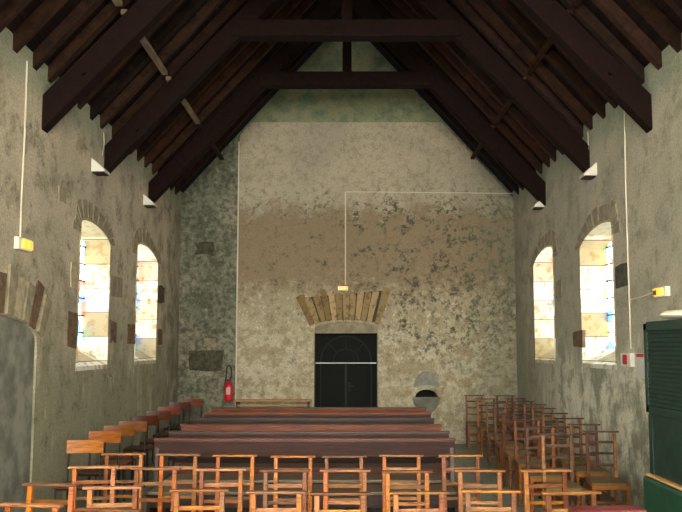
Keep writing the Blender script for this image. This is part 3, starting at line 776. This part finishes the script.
for i, (cx, ty, a) in enumerate(rowC):
    place(chair0, cx, ty, R(a), 'honey wood ladder-back chair, %s from left in the nearest full foreground row' % num[i], 'rush chairs in rows in the foreground')
for i, (cx, ty, a) in enumerate(rowD):
    place(chair0, cx, ty, R(a), ('ladder-back chair at the bottom left corner of the view, only its top rail showing', 'ladder-back chair at the bottom edge, right of the bottom left corner chair')[i], 'rush chairs in rows in the foreground')
place(chair_pad, 607, 507.5, R(3), 'wooden chair with a dark red padded top at the bottom right of the view', None, .96)
wallrow = [(601, 431, -6), (584, 424, -5), (569, 418, -3), (554, 413, -4), (543, 408, -2), (534, 404.3, -2), (523, 401, 1), (515.5, 398.3, 0), (505, 395.3, 2)]
for i, (cx, ty, a) in enumerate(wallrow):
    place(chair_shaded, cx, ty, R(a), 'brown ladder-back chair, %s from camera in the row along the right wall' % num[i], 'rush chairs by the right wall')
inner = [(557, 434, -5), (540, 426.5, -4), (527, 419.5, -2), (514, 413.5, 3), (505, 408, 4), (496, 402.6, -3), (486, 398.5, 2), (474, 395, 0)]
for i, (cx, ty, a) in enumerate(inner):
    place(chair_shaded, cx, ty, R(a), 'brown ladder-back chair, %s from camera in the inner row right of the aisle' % num[i], 'rush chairs by the right wall')

# ------------------------------------------------------------------ school chairs along the left wall
def make_school(back):
    e = thing('school_chair', '', 'chair'); h = .165; dp = .36
    for s in (-1, 1):
        bm = bmesh.new(); tube(bm, [(s*h, .04, 0), (s*h, .0, .42), (s*h, .03, .825)], .011, 8); obj('rear_post', bm, M['blacktube'], e)
        bm = bmesh.new(); tube(bm, [(s*h, -dp-.02, 0), (s*h, -dp, .41)], .011, 8); obj('leg', bm, M['blacktube'], e)
    # gently curved backboard
    bm = bmesh.new(); n = 8; F = []
    for k in range(n+1):
        x = -.185+.37*k/n; y = .012+.02*(1-(2*k/n-1)**2)
        F.append([bm.verts.new((x, y+d, z)) for d, z in ((-.006, .71), (-.003, .84), (.009, .84), (.006, .71))])
    for A, B in zip(F, F[1:]):
        for j in range(4): bm.faces.new([A[j], B[j], B[(j+1) % 4], A[(j+1) % 4]])
    bm.faces.new(F[0]); bm.faces.new(F[-1][::-1]); obj('backrest', bm, back, e)
    bm = bmesh.new(); box(bm, -.18, -.385, .42, .18, -.01, .435, .006); obj('seat', bm, M['plyred'], e)
    bm = bmesh.new()
    for s in (-1, 1): tube(bm, [(s*h, -dp, .41), (s*h, 0, .41)], .009, 6)
    tube(bm, [(-h, -dp, .41), (h, -dp, .41)], .009, 6); tube(bm, [(-h, 0, .41), (h, 0, .41)], .009, 6)
    obj('seat_frame', bm, M['blacktube'], e)
    return e
sc1, sc2 = make_school(M['ply']), make_school(M['plyred'])
sch = [(85, 440.5), (104.5, 431.5), (119, 425.7), (132.5, 421.5), (145, 416), (158.5, 411.2), (169, 406.8), (180, 402.3), (192.5, 399.2)]
for i, (cx, ty) in enumerate(sch):
    place(sc1 if i < 4 else sc2, cx, ty, R(random.Random(i).uniform(-4, 4)), '%s chair with thin black legs, %s from camera along the left wall' % ('orange plywood' if i < 4 else 'red-brown plywood', num[i]), 'plywood chairs along the left wall', .84)

# ------------------------------------------------------------------ green cupboard at the right edge
GX, GY0, GY1 = 2.185, 3.9, 5.60
e = thing('green_cupboard', 'tall dark green louvred cupboard with tan ledge at the right edge of the view', 'cupboard', (GX, 0, 0))
W2 = HW-.03-GX
bm = bmesh.new(); box(bm, -.03, GY0, .02, W2, GY1+.06, .871, .03); obj('base_cabinet', bm, M['greenlight'], e)
bm = bmesh.new(); box(bm, -.02, GY0-.02, .872, W2, GY1+.01, .892, .004); obj('ledge', bm, M['tan'], e)
for y in (GY0+.03, GY1-.03):
    bm = bmesh.new(); box(bm, .008, y-.03, .892, .06, y+.03, 1.312); obj('corner_post', bm, M['green'], e)
bm = bmesh.new(); box(bm, .015, GY0, .892, W2, GY1, 1.312); obj('recess_panel', bm, M['green'], e)
bm = bmesh.new(); box(bm, .012, GY0, 1.31, W2, GY1, 1.985, .008); obj('upper_cabinet', bm, M['green'], e)
for ya, yb in ((GY0+.02, (GY0+GY1)/2-.005), ((GY0+GY1)/2+.005, GY1)):
    bm = bmesh.new(); fr_ = .05
    box(bm, -.006, ya, 1.33, .014, ya+fr_, 1.97); box(bm, -.006, yb-fr_, 1.33, .014, yb, 1.97); box(bm, -.006, ya, 1.33, .014, yb, 1.38); box(bm, -.006, ya, 1.92, .014, yb, 1.97)
    z = 1.395
    while z < 1.91: beam(bm, (.004, ya+fr_, z), (.004, yb-fr_, z), .006, .022, up=(.5, 0, 1)); z += .03
    d_ = obj('louvred_door', bm, M['green'], e)
    bm = bmesh.new(); lathe(bm, [(.006, 0), (.012, .006), (.012, .014), (.004, .02)], 0, 0, 0, 10)
    for v in bm.verts: v.co = Vector((-.006-v.co.z, (ya+.025 if ya > GY0+.5 else yb-.025)+v.co.y, 1.6+v.co.x))
    obj('knob', bm, M['iron'], d_)
for y in (GY0+.4, GY1-.45):
    bm = bmesh.new(); box(bm, -.028, y-.33, .1, -.018, y+.33, .78, .004); obj('lower_door', bm, M['greenlight'], e)
# rolled cream cloth on its top
e = thing('folded_cloth', 'cream folded cloth lying on top of the green cupboard', 'cloth', (GX+.46, 5.38, 1.992))
e.rotation_euler = (0, 0, PI/2)
bm = bmesh.new(); n = 14; seg = 20
rings = []
for i in range(n+1):
    f = i/n; y = -.43+.86*f; r = max(.02, math.sqrt(max(0, 1-(2*f-1)**4)))
    rings.append([bm.verts.new((.22*r*math.cos(2*PI*k/seg), y, .038+.038*r*math.sin(2*PI*k/seg))) for k in range(seg)])
for A, B in zip(rings, rings[1:]):
    for k in range(seg): bm.faces.new([A[k], A[(k+1) % seg], B[(k+1) % seg], B[k]])
bm.faces.new(rings[0][::-1]); bm.faces.new(rings[-1]); obj('roll', bm, M['cream'], e, True)
bm = bmesh.new()
for y in (-.2, .2): tube(bm, [(.222*math.cos(a), y, .042+.038*math.sin(a)) for a in [2*PI*k/24 for k in range(25)]], .006, 6)
obj('tie', bm, M['cable'], e)
